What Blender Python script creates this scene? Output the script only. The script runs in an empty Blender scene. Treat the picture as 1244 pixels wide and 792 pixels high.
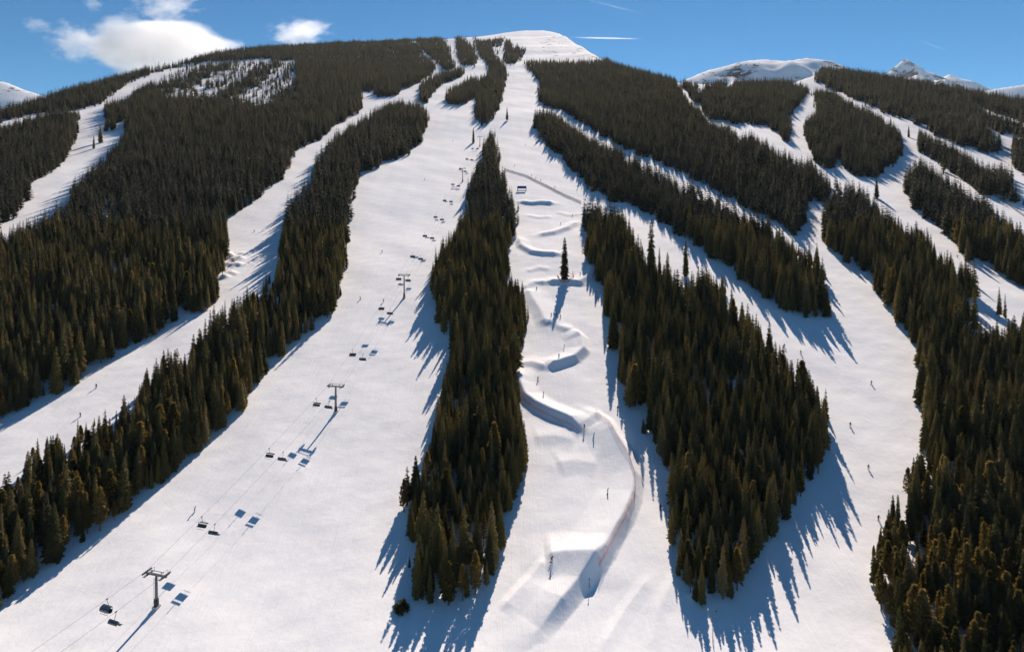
import bpy, bmesh, math, random
import numpy as np
from mathutils import Vector, Matrix

random.seed(7)
rng = np.random.default_rng(7)
R = math.radians
scene = bpy.context.scene
col = scene.collection

# ------------------------------------------------------------------ camera, sky, sun, exposure
F, CX, YH, S, CAMZ = 700.0, 622.0, 240.0, 0.72, 110.0   # focal length in photo pixels, principal column, level-line row, metres per raw unit
cam_d = bpy.data.cameras.new('camera')
cam_d.sensor_fit = 'HORIZONTAL'; cam_d.sensor_width = 36.0
cam_d.lens = 36.0 * F / 1244.0
cam_d.shift_y = -(396.0 - YH) / 1244.0
cam_d.clip_start = 0.5; cam_d.clip_end = 60000.0
cam = bpy.data.objects.new('camera', cam_d); col.objects.link(cam)
cam.location = (0, 0, CAMZ); cam.rotation_euler = (R(90), 0, 0)
scene.camera = cam

SUN_EL, SUN_AZ = R(37.5), math.atan2(0.20, 0.98)          # azimuth from +Y towards +X
to_sun = Vector((math.sin(SUN_AZ) * math.cos(SUN_EL), math.cos(SUN_AZ) * math.cos(SUN_EL), math.sin(SUN_EL)))
world = bpy.data.worlds.new('World'); scene.world = world; world.use_nodes = True
wn = world.node_tree; wn.nodes.clear()
sky = wn.nodes.new('ShaderNodeTexSky'); sky.sky_type = 'NISHITA'; sky.sun_disc = False
sky.sun_elevation = SUN_EL; sky.sun_rotation = SUN_AZ
sky.altitude = 3000.0; sky.air_density = 1.0; sky.dust_density = 0.25; sky.ozone_density = 3.0
bg = wn.nodes.new('ShaderNodeBackground'); bg.inputs['Strength'].default_value = 0.067
wo = wn.nodes.new('ShaderNodeOutputWorld')
tint = wn.nodes.new('ShaderNodeMix'); tint.data_type = 'RGBA'; tint.blend_type = 'MULTIPLY'; tint.inputs['Factor'].default_value = 1.0
tint.inputs['B'].default_value = (0.24, 0.82, 1.03, 1)      # clear high-altitude blue, the same over the whole sky
wn.links.new(sky.outputs[0], tint.inputs['A']); wn.links.new(tint.outputs['Result'], bg.inputs[0])
wn.links.new(bg.outputs[0], wo.inputs[0])
sun_d = bpy.data.lights.new('sun', 'SUN'); sun_d.energy = 5.0; sun_d.angle = R(0.55); sun_d.color = (1.0, 0.85, 0.72)
sun = bpy.data.objects.new('sun', sun_d); col.objects.link(sun)
sun.rotation_euler = to_sun.to_track_quat('Z', 'Y').to_euler(); sun.location = (0, 0, 900)
scene.view_settings.view_transform = 'Standard'; scene.view_settings.look = 'None'
scene.view_settings.gamma = 1.0; scene.view_settings.use_curve_mapping = False
scene.view_settings.exposure = 0.42
scene.cycles.volume_bounces = 8
scene.cycles.max_bounces = 8
scene.cycles.transparent_max_bounces = 8

# ------------------------------------------------------------------ helpers
def tag(o, label=None, cat=None, group=None, kind=None):
    if label: o['label'] = label
    if cat: o['category'] = cat
    if group: o['group'] = group
    if kind: o['kind'] = kind
    return o

def link(name, mesh, mat=None, parent=None):
    o = bpy.data.objects.new(name, mesh); col.objects.link(o)
    if mat is not None and not mesh.materials: mesh.materials.append(mat)
    if parent is not None: o.parent = parent
    return o

def empty(name, loc, rz=0.0):
    o = bpy.data.objects.new(name, None); col.objects.link(o)
    o.location = loc; o.rotation_euler = (0, 0, rz); o.empty_display_size = 0.5
    return o

def mesh_from(name, verts, faces, smooth=False):
    me = bpy.data.meshes.new(name); me.from_pydata([tuple(v) for v in verts], [], faces); me.update()
    if smooth: me.polygons.foreach_set('use_smooth', [True] * len(me.polygons))
    return me

class MB:
    """collects boxes and tubes into one mesh"""
    def __init__(s): s.v = []; s.f = []
    def add(s, verts, faces):
        n = len(s.v); s.v += [tuple(v) for v in verts]; s.f += [tuple(i + n for i in f) for f in faces]; return s
    def box(s, c, d, rot=None):
        c = Vector(c); x, y, z = d[0] / 2, d[1] / 2, d[2] / 2
        vs = [Vector((a * x, b * y, e * z)) for a in (-1, 1) for b in (-1, 1) for e in (-1, 1)]
        if rot is not None: vs = [rot @ v for v in vs]
        return s.add([v + c for v in vs], [(0, 1, 3, 2), (4, 6, 7, 5), (0, 4, 5, 1), (2, 3, 7, 6), (0, 2, 6, 4), (1, 5, 7, 3)])
    def tube(s, pts, rad, n=8, caps=True):
        pts = [Vector(p) for p in pts]; rad = rad if isinstance(rad, (list, tuple)) else [rad] * len(pts)
        vs = []; fs = []
        for i, p in enumerate(pts):
            t = (pts[min(i + 1, len(pts) - 1)] - pts[max(i - 1, 0)]).normalized()
            a = t.cross(Vector((0, 0, 1)) if abs(t.z) < 0.9 else Vector((1, 0, 0))).normalized(); b = t.cross(a)
            for k in range(n):
                q = 2 * math.pi * k / n; vs.append(p + (a * math.cos(q) + b * math.sin(q)) * rad[i])
        for i in range(len(pts) - 1):
            for k in range(n):
                fs.append((i * n + k, i * n + (k + 1) % n, (i + 1) * n + (k + 1) % n, (i + 1) * n + k))
        if caps:
            fs.append(tuple(range(n))[::-1]); fs.append(tuple((len(pts) - 1) * n + k for k in range(n)))
        return s.add(vs, fs)
    def mesh(s, name, smooth=False): return mesh_from(name, s.v, s.f, smooth)
    def build(s, name, mat, parent=None, smooth=False): return link(name, s.mesh(name, smooth), mat, parent)

def material(name, color, rough=0.7, metal=0.0, var=0.15, scale=6.0, spec=0.3):
    m = bpy.data.materials.new(name); m.use_nodes = True
    nt = m.node_tree; b = nt.nodes['Principled BSDF']
    b.inputs['Roughness'].default_value = rough; b.inputs['Metallic'].default_value = metal
    b.inputs['Specular IOR Level'].default_value = spec
    no = nt.nodes.new('ShaderNodeTexNoise'); no.inputs['Scale'].default_value = scale
    tc = nt.nodes.new('ShaderNodeTexCoord'); nt.links.new(tc.outputs['Object'], no.inputs['Vector'])
    mx = nt.nodes.new('ShaderNodeMix'); mx.data_type = 'RGBA'
    mx.inputs['A'].default_value = tuple(c * (1 - var) for c in color) + (1,)
    mx.inputs['B'].default_value = tuple(min(1, c * (1 + var)) for c in color) + (1,)
    nt.links.new(no.outputs['Fac'], mx.inputs['Factor']); nt.links.new(mx.outputs['Result'], b.inputs['Base Color'])
    return m

# ------------------------------------------------------------------ terrain
ROWS = np.array([[792, 196], [738, 212], [700, 225], [600, 270], [500, 326], [420, 397], [340, 502], [250, 712],
                 [200, 918], [150, 1245], [110, 1740], [80, 2290], [40, 3600], [20, 5000]], float)
_d = ROWS[:, 1] * S; _z = (YH - ROWS[:, 0]) / F * _d
_d = np.concatenate([[-200, 20, 80, 118], _d]); _z = np.concatenate([[-118, -117, -116.4, -114.6], _z])
_fine = np.linspace(-200, _d[-1], 4000)
_lin = np.interp(_fine, _d, _z)
for _ in range(3):                                           # round the profile's corners, more with distance
    out = _lin.copy(); w = 28
    k = np.convolve(np.pad(_lin, w, mode='edge'), np.ones(2 * w + 1) / (2 * w + 1), 'valid')
    _lin = np.where((_fine > 60) & (_fine < 3300), k, out)
def prof(d): return np.interp(d, _fine, _lin)
_row_fine = YH - F * _lin / np.maximum(_fine, 1)
SKY_X = np.array([-500, -200, 0, 65, 130, 200, 260, 320, 400, 450, 500, 560, 580, 600, 620, 640, 660, 680, 700, 720, 745, 800, 830, 900, 960, 985, 1000, 1040, 1100, 1150, 1200, 1244, 1450, 1900], float)
SKY_Y = np.array([185, 160, 139, 120, 101, 83, 68, 59, 55, 54, 50, 47, 45, 42, 40, 38, 38, 42, 53, 66, 79, 95, 101, 104, 102, 94, 87, 91, 100, 109, 119, 126, 143, 165], float)
def crest_row(u): return np.interp(CX + F * u, SKY_X, SKY_Y) - 2.0
_far = _fine > 400
def crest_d(u):
    return np.interp(-crest_row(u), -_row_fine[_far], _fine[_far])

_waves = [(rng.uniform(0, 2 * np.pi), rng.uniform(0, 2 * np.pi), L) for L in (420, 330, 260, 210, 170, 130, 110, 90)]
_small = [(rng.uniform(0, 2 * np.pi), rng.uniform(0, 2 * np.pi), L) for L in (62, 51, 43, 37, 31, 26, 22, 19, 16)]
_tiny = [(rng.uniform(0, 2 * np.pi), rng.uniform(0, 2 * np.pi), L) for L in (12.5, 10.5, 9, 7.7, 6.3)]
def waves(X, Y, ws, p=1.0):
    z = np.zeros_like(X)
    for a, ph, L in ws:
        z = z + (L / ws[0][2]) ** p * np.sin((X * math.cos(a) + Y * math.sin(a)) * 2 * np.pi / L + ph)
    return z / math.sqrt(len(ws))

FEAT = []                                                    # park features, filled below
def base_height(X, Y):
    d = np.maximum(Y, 1.0); u = X / d
    z = prof(Y)
    dr = crest_d(u); zr = prof(dr)
    k = 5.0 + 0.004 * dr
    cap = zr - 0.22 * (Y - dr) - 0.00012 * np.maximum(Y - dr, 0) ** 2 * 0.5
    z = np.where(Y > 300, z - k * np.logaddexp(0.0, (z - cap) / k), z)
    amp = np.clip((Y - 80) / 1500, 0.0, 1.0)
    z = z + waves(X, Y, _waves) * (0.9 + 3.6 * amp)
    z = z + waves(X, Y, _small) * (0.46 - 0.12 * amp) + waves(X, Y, _tiny) * 0.05
    return z + CAMZ
def height(X, Y):
    X = np.asarray(X, float); Y = np.asarray(Y, float)
    z = base_height(X, Y)
    for f in FEAT: z = z + f(X, Y)
    return z
def hz(x, y): return float(height(np.array([x]), np.array([y]))[0])
def project(X, Y, Z): return CX + F * X / Y, YH - F * (Z - CAMZ) / Y
_ds = np.concatenate([np.arange(60, 500, 0.5), np.arange(500, 3300, 2.0)])
def ground(px, py):
    """the point of the slope that the photo shows at a pixel"""
    u = (px - CX) / F
    z = height(u * _ds, _ds); row = YH - F * (z - CAMZ) / _ds
    i = np.argmax(row <= py) if (row <= py).any() else len(_ds) - 1
    if i > 0:
        t = (row[i - 1] - py) / max(row[i - 1] - row[i], 1e-6); d = _ds[i - 1] + t * (_ds[i] - _ds[i - 1])
    else: d = _ds[0]
    return Vector((u * d, d, hz(u * d, d)))

def seg_dist(X, Y, pts):
    """distance to a polyline, signed: positive on the downhill (camera) side"""
    best = np.full(X.shape, 1e9); sgn = np.zeros(X.shape); tt = np.zeros(X.shape); n = len(pts) - 1
    for i in range(n):
        ax, ay = pts[i]; bx, by = pts[i + 1]; dx, dy = bx - ax, by - ay; L2 = dx * dx + dy * dy + 1e-9
        t = np.clip(((X - ax) * dx + (Y - ay) * dy) / L2, 0, 1)
        qx, qy = X - ax - t * dx, Y - ay - t * dy; q = np.hypot(qx, qy)
        m = q < best
        best = np.where(m, q, best); sgn = np.where(m, (qx * dy - qy * dx) / (q * math.sqrt(L2) + 1e-6), sgn); tt = np.where(m, (i + t) / n, tt)
    return best, sgn, tt
def berm(pix, h, w_up, w_down, flip=1):
    pts = [(p.x, p.y) for p in (ground(*q) for q in pix)]
    xs = [p[0] for p in pts]; ys = [p[1] for p in pts]; m = 4 * max(w_up, w_down)
    box = (min(xs) - m, max(xs) + m, min(ys) - m, max(ys) + m)
    def f(X, Y):
        z = np.zeros(X.shape); k = (X > box[0]) & (X < box[1]) & (Y > box[2]) & (Y < box[3])
        if not k.any(): return z
        q, s, t = seg_dist(X[k], Y[k], pts)
        c = np.clip(s * flip * 1.4, -1, 1); w = w_up + (w_down - w_up) * (0.5 + 0.5 * np.sin(c * np.pi / 2))
        end = np.clip(np.minimum(t, 1 - t) / 0.12, 0, 1) * 0.75 + 0.25
        z[k] = h * end * (np.clip(1 - np.sqrt((q / w) ** 2 + 0.004), 0, 1) ** 1.25)
        return z
    return f
# crests run left to right in the picture so that the camera side is the downhill side
_bs = [([(630, 246), (645, 248), (658, 247), (674, 248)], 2.6, 9, 4.0),
       ([(640, 262), (655, 265), (672, 264)], 0.9, 7, 4.0), ([(676, 258), (690, 262), (706, 260)], 0.8, 7, 4.0),
       ([(654, 287), (672, 284), (690, 278), (703, 270)], 2.4, 9, 4.5),
       ([(630, 289), (633, 300), (645, 307), (660, 309), (684, 310)], 2.4, 8, 4.0),
       ([(662, 344), (685, 343), (705, 345), (716, 336), (722, 322)], 2.6, 9, 4.0),
       ([(640, 352), (648, 366), (658, 382), (664, 398)], 2.2, 12, 6.0),
       ([(664, 447), (680, 443), (698, 437), (709, 427), (707, 413), (696, 402)], 2.9, 9, 3.6),
       ([(631, 446), (631, 466), (638, 484), (650, 493), (670, 503), (690, 511), (704, 522)], 2.9, 8, 3.4),
       ([(648, 532), (672, 530), (700, 536)], 0.8, 9, 7), ([(675, 564), (700, 560), (728, 566)], 0.8, 10, 7),
       ([(662, 680), (685, 679), (708, 684), (732, 691)], 2.3, 10, 7.5),
       ([(664, 681), (640, 708), (608, 742)], 0.8, 5, 2.5),
       ([(790, 700), (760, 740), (730, 790)], 0.35, 3, 2.5), ([(825, 690), (800, 740), (790, 790)], 0.3, 3, 2.5), ([(850, 712), (835, 726)], 0.5, 3, 2),
       ([(664, 392), (678, 397), (693, 403)], 1.0, 7, 4), ([(631, 444), (646, 441), (664, 447)], 1.0, 7, 3.5), ([(634, 352), (648, 344), (664, 344)], 1.1, 7, 3.5), ([(700, 524), (716, 512), (726, 503)], 0.9, 7, 3.5), ([(640, 330), (655, 326), (668, 328)], 0.8, 6, 4),
       ([(1040, 232), (1046, 240), (1052, 246)], 2.0, 7, 3)]
_new = [berm(a, b, c, d) for a, b, c, d in _bs]
_new.append(berm([(655, 766), (672, 748), (690, 728), (702, 713), (722, 690), (735, 672), (746, 650), (758, 630), (768, 605), (770, 580), (763, 555), (750, 535), (738, 514), (722, 502)], 3.0, 12.0, 3.6, 1))
for q in range(13):                                          # rough ground at the edge of the second run
    a = (random.uniform(262, 290), random.uniform(306, 352)); _new.append(berm([a, (a[0] + random.uniform(3, 9), a[1] + random.uniform(-2, 6))], random.uniform(0.9, 2.2), 3.5, 2.6))
FEAT = _new

def axis(bounds):
    out = []
    for a, b, s in bounds: out += list(np.arange(a, b, s))
    return np.array(out + [bounds[-1][1]])
gx = axis([(-900, -40, 22), (-40, 585, 2.2), (585, 790, 1.1), (790, 1290, 2.2), (1290, 2150, 22)])
gr = axis([(0, 40, 1.0)])
grow = np.concatenate([np.arange(1500, 860, -20), np.arange(860, 480, -1.5), np.arange(480, 250, -1.0), np.arange(250, 120, -0.8), np.arange(120, 42, -0.5)])
gd = np.interp(-grow, -_row_fine[_fine > 30], _fine[_fine > 30])
gd = np.unique(np.concatenate([[-60, 0.0 + 12, 30], gd[gd > 45], np.arange(gd.max() + 20, 3450, 24)]))
U, D = np.meshgrid((gx - CX) / F, gd)
Yg = D; Xg = U * np.maximum(D, 40) 
Zg = height(Xg, Yg)
nr, nc = Xg.shape
verts = np.stack([Xg, Yg, Zg], -1).reshape(-1, 3)
idx = np.arange(nr * nc).reshape(nr, nc)
quads = np.stack([idx[:-1, :-1], idx[:-1, 1:], idx[1:, 1:], idx[1:, :-1]], -1).reshape(-1, 4)
def big_mesh(name, verts, quads):
    me = bpy.data.meshes.new(name)
    me.vertices.add(len(verts)); me.vertices.foreach_set('co', verts.astype(np.float32).ravel())
    me.loops.add(quads.size); me.loops.foreach_set('vertex_index', quads.astype(np.int32).ravel())
    me.polygons.add(len(quads)); me.polygons.foreach_set('loop_start', np.arange(0, quads.size, 4, dtype=np.int32))
    me.polygons.foreach_set('use_smooth', np.ones(len(quads), bool))
    me.update(calc_edges=True); me.validate(); return me

def in_poly(px, py, poly):
    inside = np.zeros(px.shape, bool); n = len(poly); j = n - 1
    for i in range(n):
        xi, yi = poly[i]; xj, yj = poly[j]
        c = ((yi > py) != (yj > py)) & (px < (xj - xi) * (py - yi) / ((yj - yi) if yj != yi else 1e-9) + xi)
        inside ^= c; j = i
    return inside

# snow
def snow_material(name, rocks):
    m = bpy.data.materials.new(name); m.use_nodes = True
    nt = m.node_tree; b = nt.nodes['Principled BSDF']; N = nt.nodes.new; L = nt.links.new
    geo = N('ShaderNodeNewGeometry')
    b.inputs['Roughness'].default_value = 0.8; b.inputs['Specular IOR Level'].default_value = 0.02
    n1 = N('ShaderNodeTexNoise'); n1.inputs['Scale'].default_value = 0.035; n1.inputs['Detail'].default_value = 6; L(geo.outputs['Position'], n1.inputs['Vector'])
    mx = N('ShaderNodeMix'); mx.data_type = 'RGBA'
    mx.inputs['A'].default_value = (0.80, 0.815, 0.84, 1); mx.inputs['B'].default_value = (0.90, 0.90, 0.905, 1)
    # relief: wind ripples, ski tracks running down the fall line, crumbs
    mp = N('ShaderNodeMapping'); mp.inputs['Scale'].default_value = (1.0, 0.07, 0.07); L(geo.outputs['Position'], mp.inputs['Vector'])
    n2 = N('ShaderNodeTexNoise'); n2.inputs['Scale'].default_value = 0.7; n2.inputs['Detail'].default_value = 5; n2.inputs['Roughness'].default_value = 0.65; n2.inputs['Distortion'].default_value = 0.9; L(mp.outputs[0], n2.inputs['Vector'])
    av = N('ShaderNodeMath'); av.operation = 'MULTIPLY_ADD'; L(n2.outputs['Fac'], av.inputs[0]); av.inputs[1].default_value = 0.9
    hf = N('ShaderNodeMath'); hf.operation = 'MULTIPLY_ADD'; L(n1.outputs['Fac'], hf.inputs[0]); hf.inputs[1].default_value = 1.2; hf.inputs[2].default_value = -0.55; L(hf.outputs[0], av.inputs[2]); L(av.outputs[0], mx.inputs['Factor'])
    n3 = N('ShaderNodeTexNoise'); n3.inputs['Scale'].default_value = 0.22; n3.inputs['Detail'].default_value = 7; n3.inputs['Roughness'].default_value = 0.6; L(geo.outputs['Position'], n3.inputs['Vector'])
    b1 = N('ShaderNodeBump'); b1.inputs['Strength'].default_value = 0.5; b1.inputs['Distance'].default_value = 0.25; L(n2.outputs['Fac'], b1.inputs['Height'])
    b2 = N('ShaderNodeBump'); b2.inputs['Strength'].default_value = 0.35; b2.inputs['Distance'].default_value = 0.6; L(n3.outputs['Fac'], b2.inputs['Height']); L(b1.outputs[0], b2.inputs['Normal'])
    L(b2.outputs[0], b.inputs['Normal'])
    if rocks:
        at = N('ShaderNodeAttribute'); at.attribute_name = 'rock'
        n4 = N('ShaderNodeTexNoise'); n4.inputs['Scale'].default_value = rocks; n4.inputs['Detail'].default_value = 9; n4.inputs['Roughness'].default_value = 0.72
        L(geo.outputs['Position'], n4.inputs['Vector'])
        mu = N('ShaderNodeMath'); mu.operation = 'MULTIPLY_ADD'; L(at.outputs['Fac'], mu.inputs[0]); mu.inputs[1].default_value = 0.50; L(n4.outputs['Fac'], mu.inputs[2])
        ra = N('ShaderNodeValToRGB'); ra.color_ramp.elements[0].position = 0.77; ra.color_ramp.elements[1].position = 0.81; L(mu.outputs[0], ra.inputs['Fac'])
        m2 = N('ShaderNodeMix'); m2.data_type = 'RGBA'; L(ra.outputs['Color'], m2.inputs['Factor']); L(mx.outputs['Result'], m2.inputs['A']); m2.inputs['B'].default_value = (0.10, 0.085, 0.08, 1)
        L(m2.outputs['Result'], b.inputs['Base Color'])
    else: L(mx.outputs['Result'], b.inputs['Base Color'])
    return m
M = {}
M['snow'] = snow_material('snow', 0.03)
me = big_mesh('snow_slope', verts, quads)
px_all, py_all = CX + F * Xg / np.maximum(Yg, 40), YH - F * (Zg - CAMZ) / np.maximum(Yg, 40)
rock = np.zeros(Xg.shape)
rock[in_poly(px_all, py_all, [(655, 50), (680, 42), (705, 56), (738, 74), (720, 80), (690, 74), (660, 66)])] = 0.42
rock[in_poly(px_all, py_all, [(200, 74), (350, 74), (350, 130), (195, 125)])] = 0.35
rock[in_poly(px_all, py_all, [(262, 304), (290, 304), (288, 352), (262, 350)])] = 0.45
rock[in_poly(px_all, py_all, [(1080, 110), (1244, 140), (1244, 175), (1180, 160), (1080, 130)])] = 0.3
at = me.attributes.new('rock', 'FLOAT', 'POINT'); at.data.foreach_set('value', rock.astype(np.float32).ravel())
slope = tag(link('snow_slope', me, M['snow']), 'broad groomed snow slope of the ski mountain', kind='structure')

# valley floor and country behind, out to the horizon
vm = mesh_from('valley_ground', [(-10800, -2800, -14), (10800, -2800, -14), (10800, 9000, -14), (-10800, 9000, -14)], [(0, 1, 2, 3)])
tag(link('valley_ground', vm, M['snow']), 'snow covered ground around the mountain', kind='structure')

# far snow peaks, each a heightfield of its own
def peak(name, label, spine, dist, spread, rockiness, seed, rough, foot=0.0):
    """spine: crest pixels; the ridge runs across the view at that distance and falls away to both sides"""
    r = np.random.default_rng(seed)
    xs = np.array([p[0] for p in spine], float); ys = np.array([p[1] for p in spine], float)
    ux = np.linspace(xs.min(), xs.max(), 150); vy = np.linspace(-1, 1, 90)
    XX, VV = np.meshgrid(ux, vy)
    X = (XX - CX) / F * dist; Y = dist + VV * spread
    crest = (YH - np.interp(XX, xs, ys)) / F * dist + CAMZ
    ws = [(r.uniform(0, 6.28), r.uniform(0, 6.28), spread * k) for k in (0.9, 0.7, 0.5, 0.36, 0.27, 0.2, 0.14, 0.1, 0.07)]
    off = waves(X, Y * 0 + dist, ws) * 0.10
    fall = np.clip(np.abs(VV - off), 0, 1)
    z = foot + (crest - foot) * (1 - fall ** 1.25)
    z = z + waves(X, Y, ws, 0.9) * rough * np.clip(fall * 3, 0.12, 1) - np.abs(waves(X * 1.2, Y * 0.6, ws[2:], 1.0)) * rough * 0.8 * np.clip(fall * 2, 0, 1)
    v = np.stack([X, Y, z], -1).reshape(-1, 3); i = np.arange(v.shape[0]).reshape(XX.shape)
    qd = np.stack([i[:-1, :-1], i[:-1, 1:], i[1:, 1:], i[1:, :-1]], -1).reshape(-1, 4)
    me = big_mesh(name, v, qd); a = me.attributes.new('rock', 'FLOAT', 'POINT')
    a.data.foreach_set('value', np.full(len(v), rockiness, np.float32))
    me.materials.append(M['snow_far']); o = link(name, me)
    return tag(o, label, kind='structure')
M['snow_far'] = snow_material('snow_far', 0.006)
peak('snow_dome', 'rounded bare snow dome behind the forested hill', [(780, 135), (815, 108), (830, 98), (860, 86), (900, 75), (930, 71), (955, 74), (975, 72), (1000, 76), (1030, 92), (1080, 125)], 3000.0, 950.0, 0.42, 3, 95)
peak('rocky_peak', 'pointed rocky snow peak on the horizon', [(1010, 130), (1060, 98), (1072, 90), (1088, 80), (1097, 72), (1106, 80), (1122, 89), (1138, 94), (1148, 91), (1158, 94), (1180, 99), (1197, 108), (1230, 128), (1280, 150)], 6500.0, 1700.0, 0.5, 11, 330)
peak('snow_hill', 'smooth snowy shoulder at the far edge of the horizon', [(1150, 130), (1190, 113), (1210, 108), (1244, 104), (1300, 98), (1400, 96), (1500, 120), (1600, 150)], 5200.0, 1300.0, 0.3, 5, 40)
peak('snow_ridge', 'distant snow ridge beyond the forested shoulder', [(-260, 120), (-160, 84), (-60, 88), (0, 99), (20, 106), (40, 113), (62, 121), (110, 140)], 4200.0, 1200.0, 0.40, 8, 60)

# ------------------------------------------------------------------ foliage
def leaf_material(name, dark, light, glow, trans=0.25):
    m = bpy.data.materials.new(name); m.use_nodes = True
    nt = m.node_tree; b = nt.nodes['Principled BSDF']; N = nt.nodes.new; L = nt.links.new
    oi = N('ShaderNodeObjectInfo'); geo = N('ShaderNodeNewGeometry'); tc = N('ShaderNodeTexCoord')
    no = N('ShaderNodeTexNoise'); no.inputs['Scale'].default_value = 0.9; no.inputs['Detail'].default_value = 3; L(tc.outputs['Object'], no.inputs['Vector'])
    ad = N('ShaderNodeMath'); ad.operation = 'MULTIPLY_ADD'; L(no.outputs['Fac'], ad.inputs[0]); ad.inputs[1].default_value = 0.7
    sb = N('ShaderNodeMath'); sb.operation = 'MULTIPLY_ADD'; L(oi.outputs['Random'], sb.inputs[0]); sb.inputs[1].default_value = 0.9; sb.inputs[2].default_value = -0.32
    L(sb.outputs[0], ad.inputs[2])
    ra = N('ShaderNodeValToRGB'); ra.color_ramp.elements[0].color = dark + (1,); ra.color_ramp.elements[1].color = light + (1,)
    e = ra.color_ramp.elements.new(0.45); e.color = tuple(0.65 * a + 0.35 * c for a, c in zip(dark, light)) + (1,)
    e = ra.color_ramp.elements.new(0.98); e.color = tuple(0.8 * c for c in light) + (1,)
    ra.color_ramp.elements[2].position = 0.9; ra.color_ramp.elements[-1].color = (light[0] * 0.95, light[0] * 0.85, light[0] * 0.72, 1)   # here and there a dry grey tree
    L(ad.outputs[0], ra.inputs['Fac']); L(ra.outputs['Color'], b.inputs['Base Color'])
    b.inputs['Roughness'].default_value = 0.75; b.inputs['Specular IOR Level'].default_value = 0.15
    tr = N('ShaderNodeBsdfTranslucent'); m3 = N('ShaderNodeMix'); m3.data_type = 'RGBA'; m3.blend_type = 'MULTIPLY'; m3.inputs['Factor'].default_value = 1
    L(ra.outputs['Color'], m3.inputs['A']); m3.inputs['B'].default_value = glow + (1,); L(m3.outputs['Result'], tr.inputs['Color'])
    ms = N('ShaderNodeMixShader'); ms.inputs['Fac'].default_value = trans; L(b.outputs[0], ms.inputs[1]); L(tr.outputs[0], ms.inputs[2])
    L(ms.outputs[0], nt.nodes['Material Output'].inputs['Surface'])
    return m
M['spruce'] = leaf_material('spruce_needles', (0.036, 0.044, 0.021), (0.245, 0.208, 0.088), (1.95, 1.75, 0.85), 0.58)
M['far_spruce'] = leaf_material('dimmed_spruce_needles', (0.016, 0.023, 0.014), (0.108, 0.100, 0.057), (1.3, 1.2, 0.8), 0.42)  # same spruce, darkened: shade missing in the simple far crowns put into colour
M['pine'] = leaf_material('pine_needles', (0.058, 0.056, 0.020), (0.24, 0.190, 0.070), (1.6, 1.3, 0.65), 0.55)
M['bark'] = material('bark', (0.10, 0.075, 0.055), 0.9, var=0.4, scale=3)

def trunk_mesh(name, H, r0, seed):
    r = random.Random(seed); mb = MB(); pts = []; rad = []
    for i in range(7):
        t = i / 6; pts.append((r.uniform(-.05, .05) * t * H * 0.05, r.uniform(-.05, .05) * t * H * 0.05, t * H * 0.97 - 0.4 * (i == 0))); rad.append(r0 * (1 - t) ** 0.9 + 0.015)
    mb.tube(pts, rad, 6); return mb
def spruce_crown(H, rmax, base, n_whorl, n_br, seed, sides=True, gap=0.0, pw=0.78):
    """whorls of drooping boughs, each a bent roof-shaped spray with side twigs"""
    r = random.Random(seed); mb = MB(); lobes = [r.uniform(0.8, 1.15) for _ in range(9)]
    for w in range(n_whorl):
        t = (w + r.uniform(-.3, .3)) / n_whorl; t = min(max(t, 0.0), 0.985)
        z = H * (base + (1 - base) * t)
        rr = rmax * ((1 - t) ** pw) * (0.72 + 0.28 * min(1, t / 0.12)) + 0.10
        n = max(4, int(n_br * (0.55 + 0.45 * (1 - t)))); a0 = r.uniform(0, 6.28)
        for k in range(n):
            if r.random() < gap: continue
            a = a0 + 6.283 * k / n + r.uniform(-.25, .25)
            ln = rr * r.uniform(0.7, 1.12) * lobes[int((a % 6.283) / 6.283 * 9) % 9]
            ca, sa = math.cos(a), math.sin(a)
            droop = ln * r.uniform(0.22, 0.5) * (1.15 - 0.7 * t); wd = max(0.16, ln * r.uniform(0.26, 0.38))
            def P(f, side, dz): return (ca * f * ln - sa * side, sa * f * ln + ca * side, z + dz)
            th = wd * 0.55
            vs = [P(0.03, 0, 0.12 * ln), P(0.5, 0, -0.32 * droop + 0.10), P(1, 0, -droop),
                  P(0.46, wd, -0.32 * droop - th), P(0.46, -wd, -0.32 * droop - th), P(0.86, wd * 0.55, -droop - th * 0.5), P(0.86, -wd * 0.55, -droop - th * 0.5)]
            fs = [(0, 3, 1), (0, 1, 4), (1, 3, 5), (1, 5, 2), (1, 2, 6), (1, 6, 4)]
            mb.add(vs, fs)
            if sides:
                for q in range(3):
                    f = r.uniform(0.3, 0.95); s = r.choice((-1, 1)) * wd * r.uniform(0.6, 1.3); dz = -droop * f
                    mb.add([P(f - .08, 0, dz + .05), P(f + .14, s * 0.4, dz), P(f + .06, s, dz - r.uniform(.1, .45) * th - 0.15)], [(0, 1, 2)])
    mb.add([(0.07, 0, H * 0.955), (-0.05, 0.06, H * 0.955), (-0.04, -0.07, H * 0.955), (0, 0, H)], [(0, 1, 3), (1, 2, 3), (2, 0, 3)])
    return mb
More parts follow.
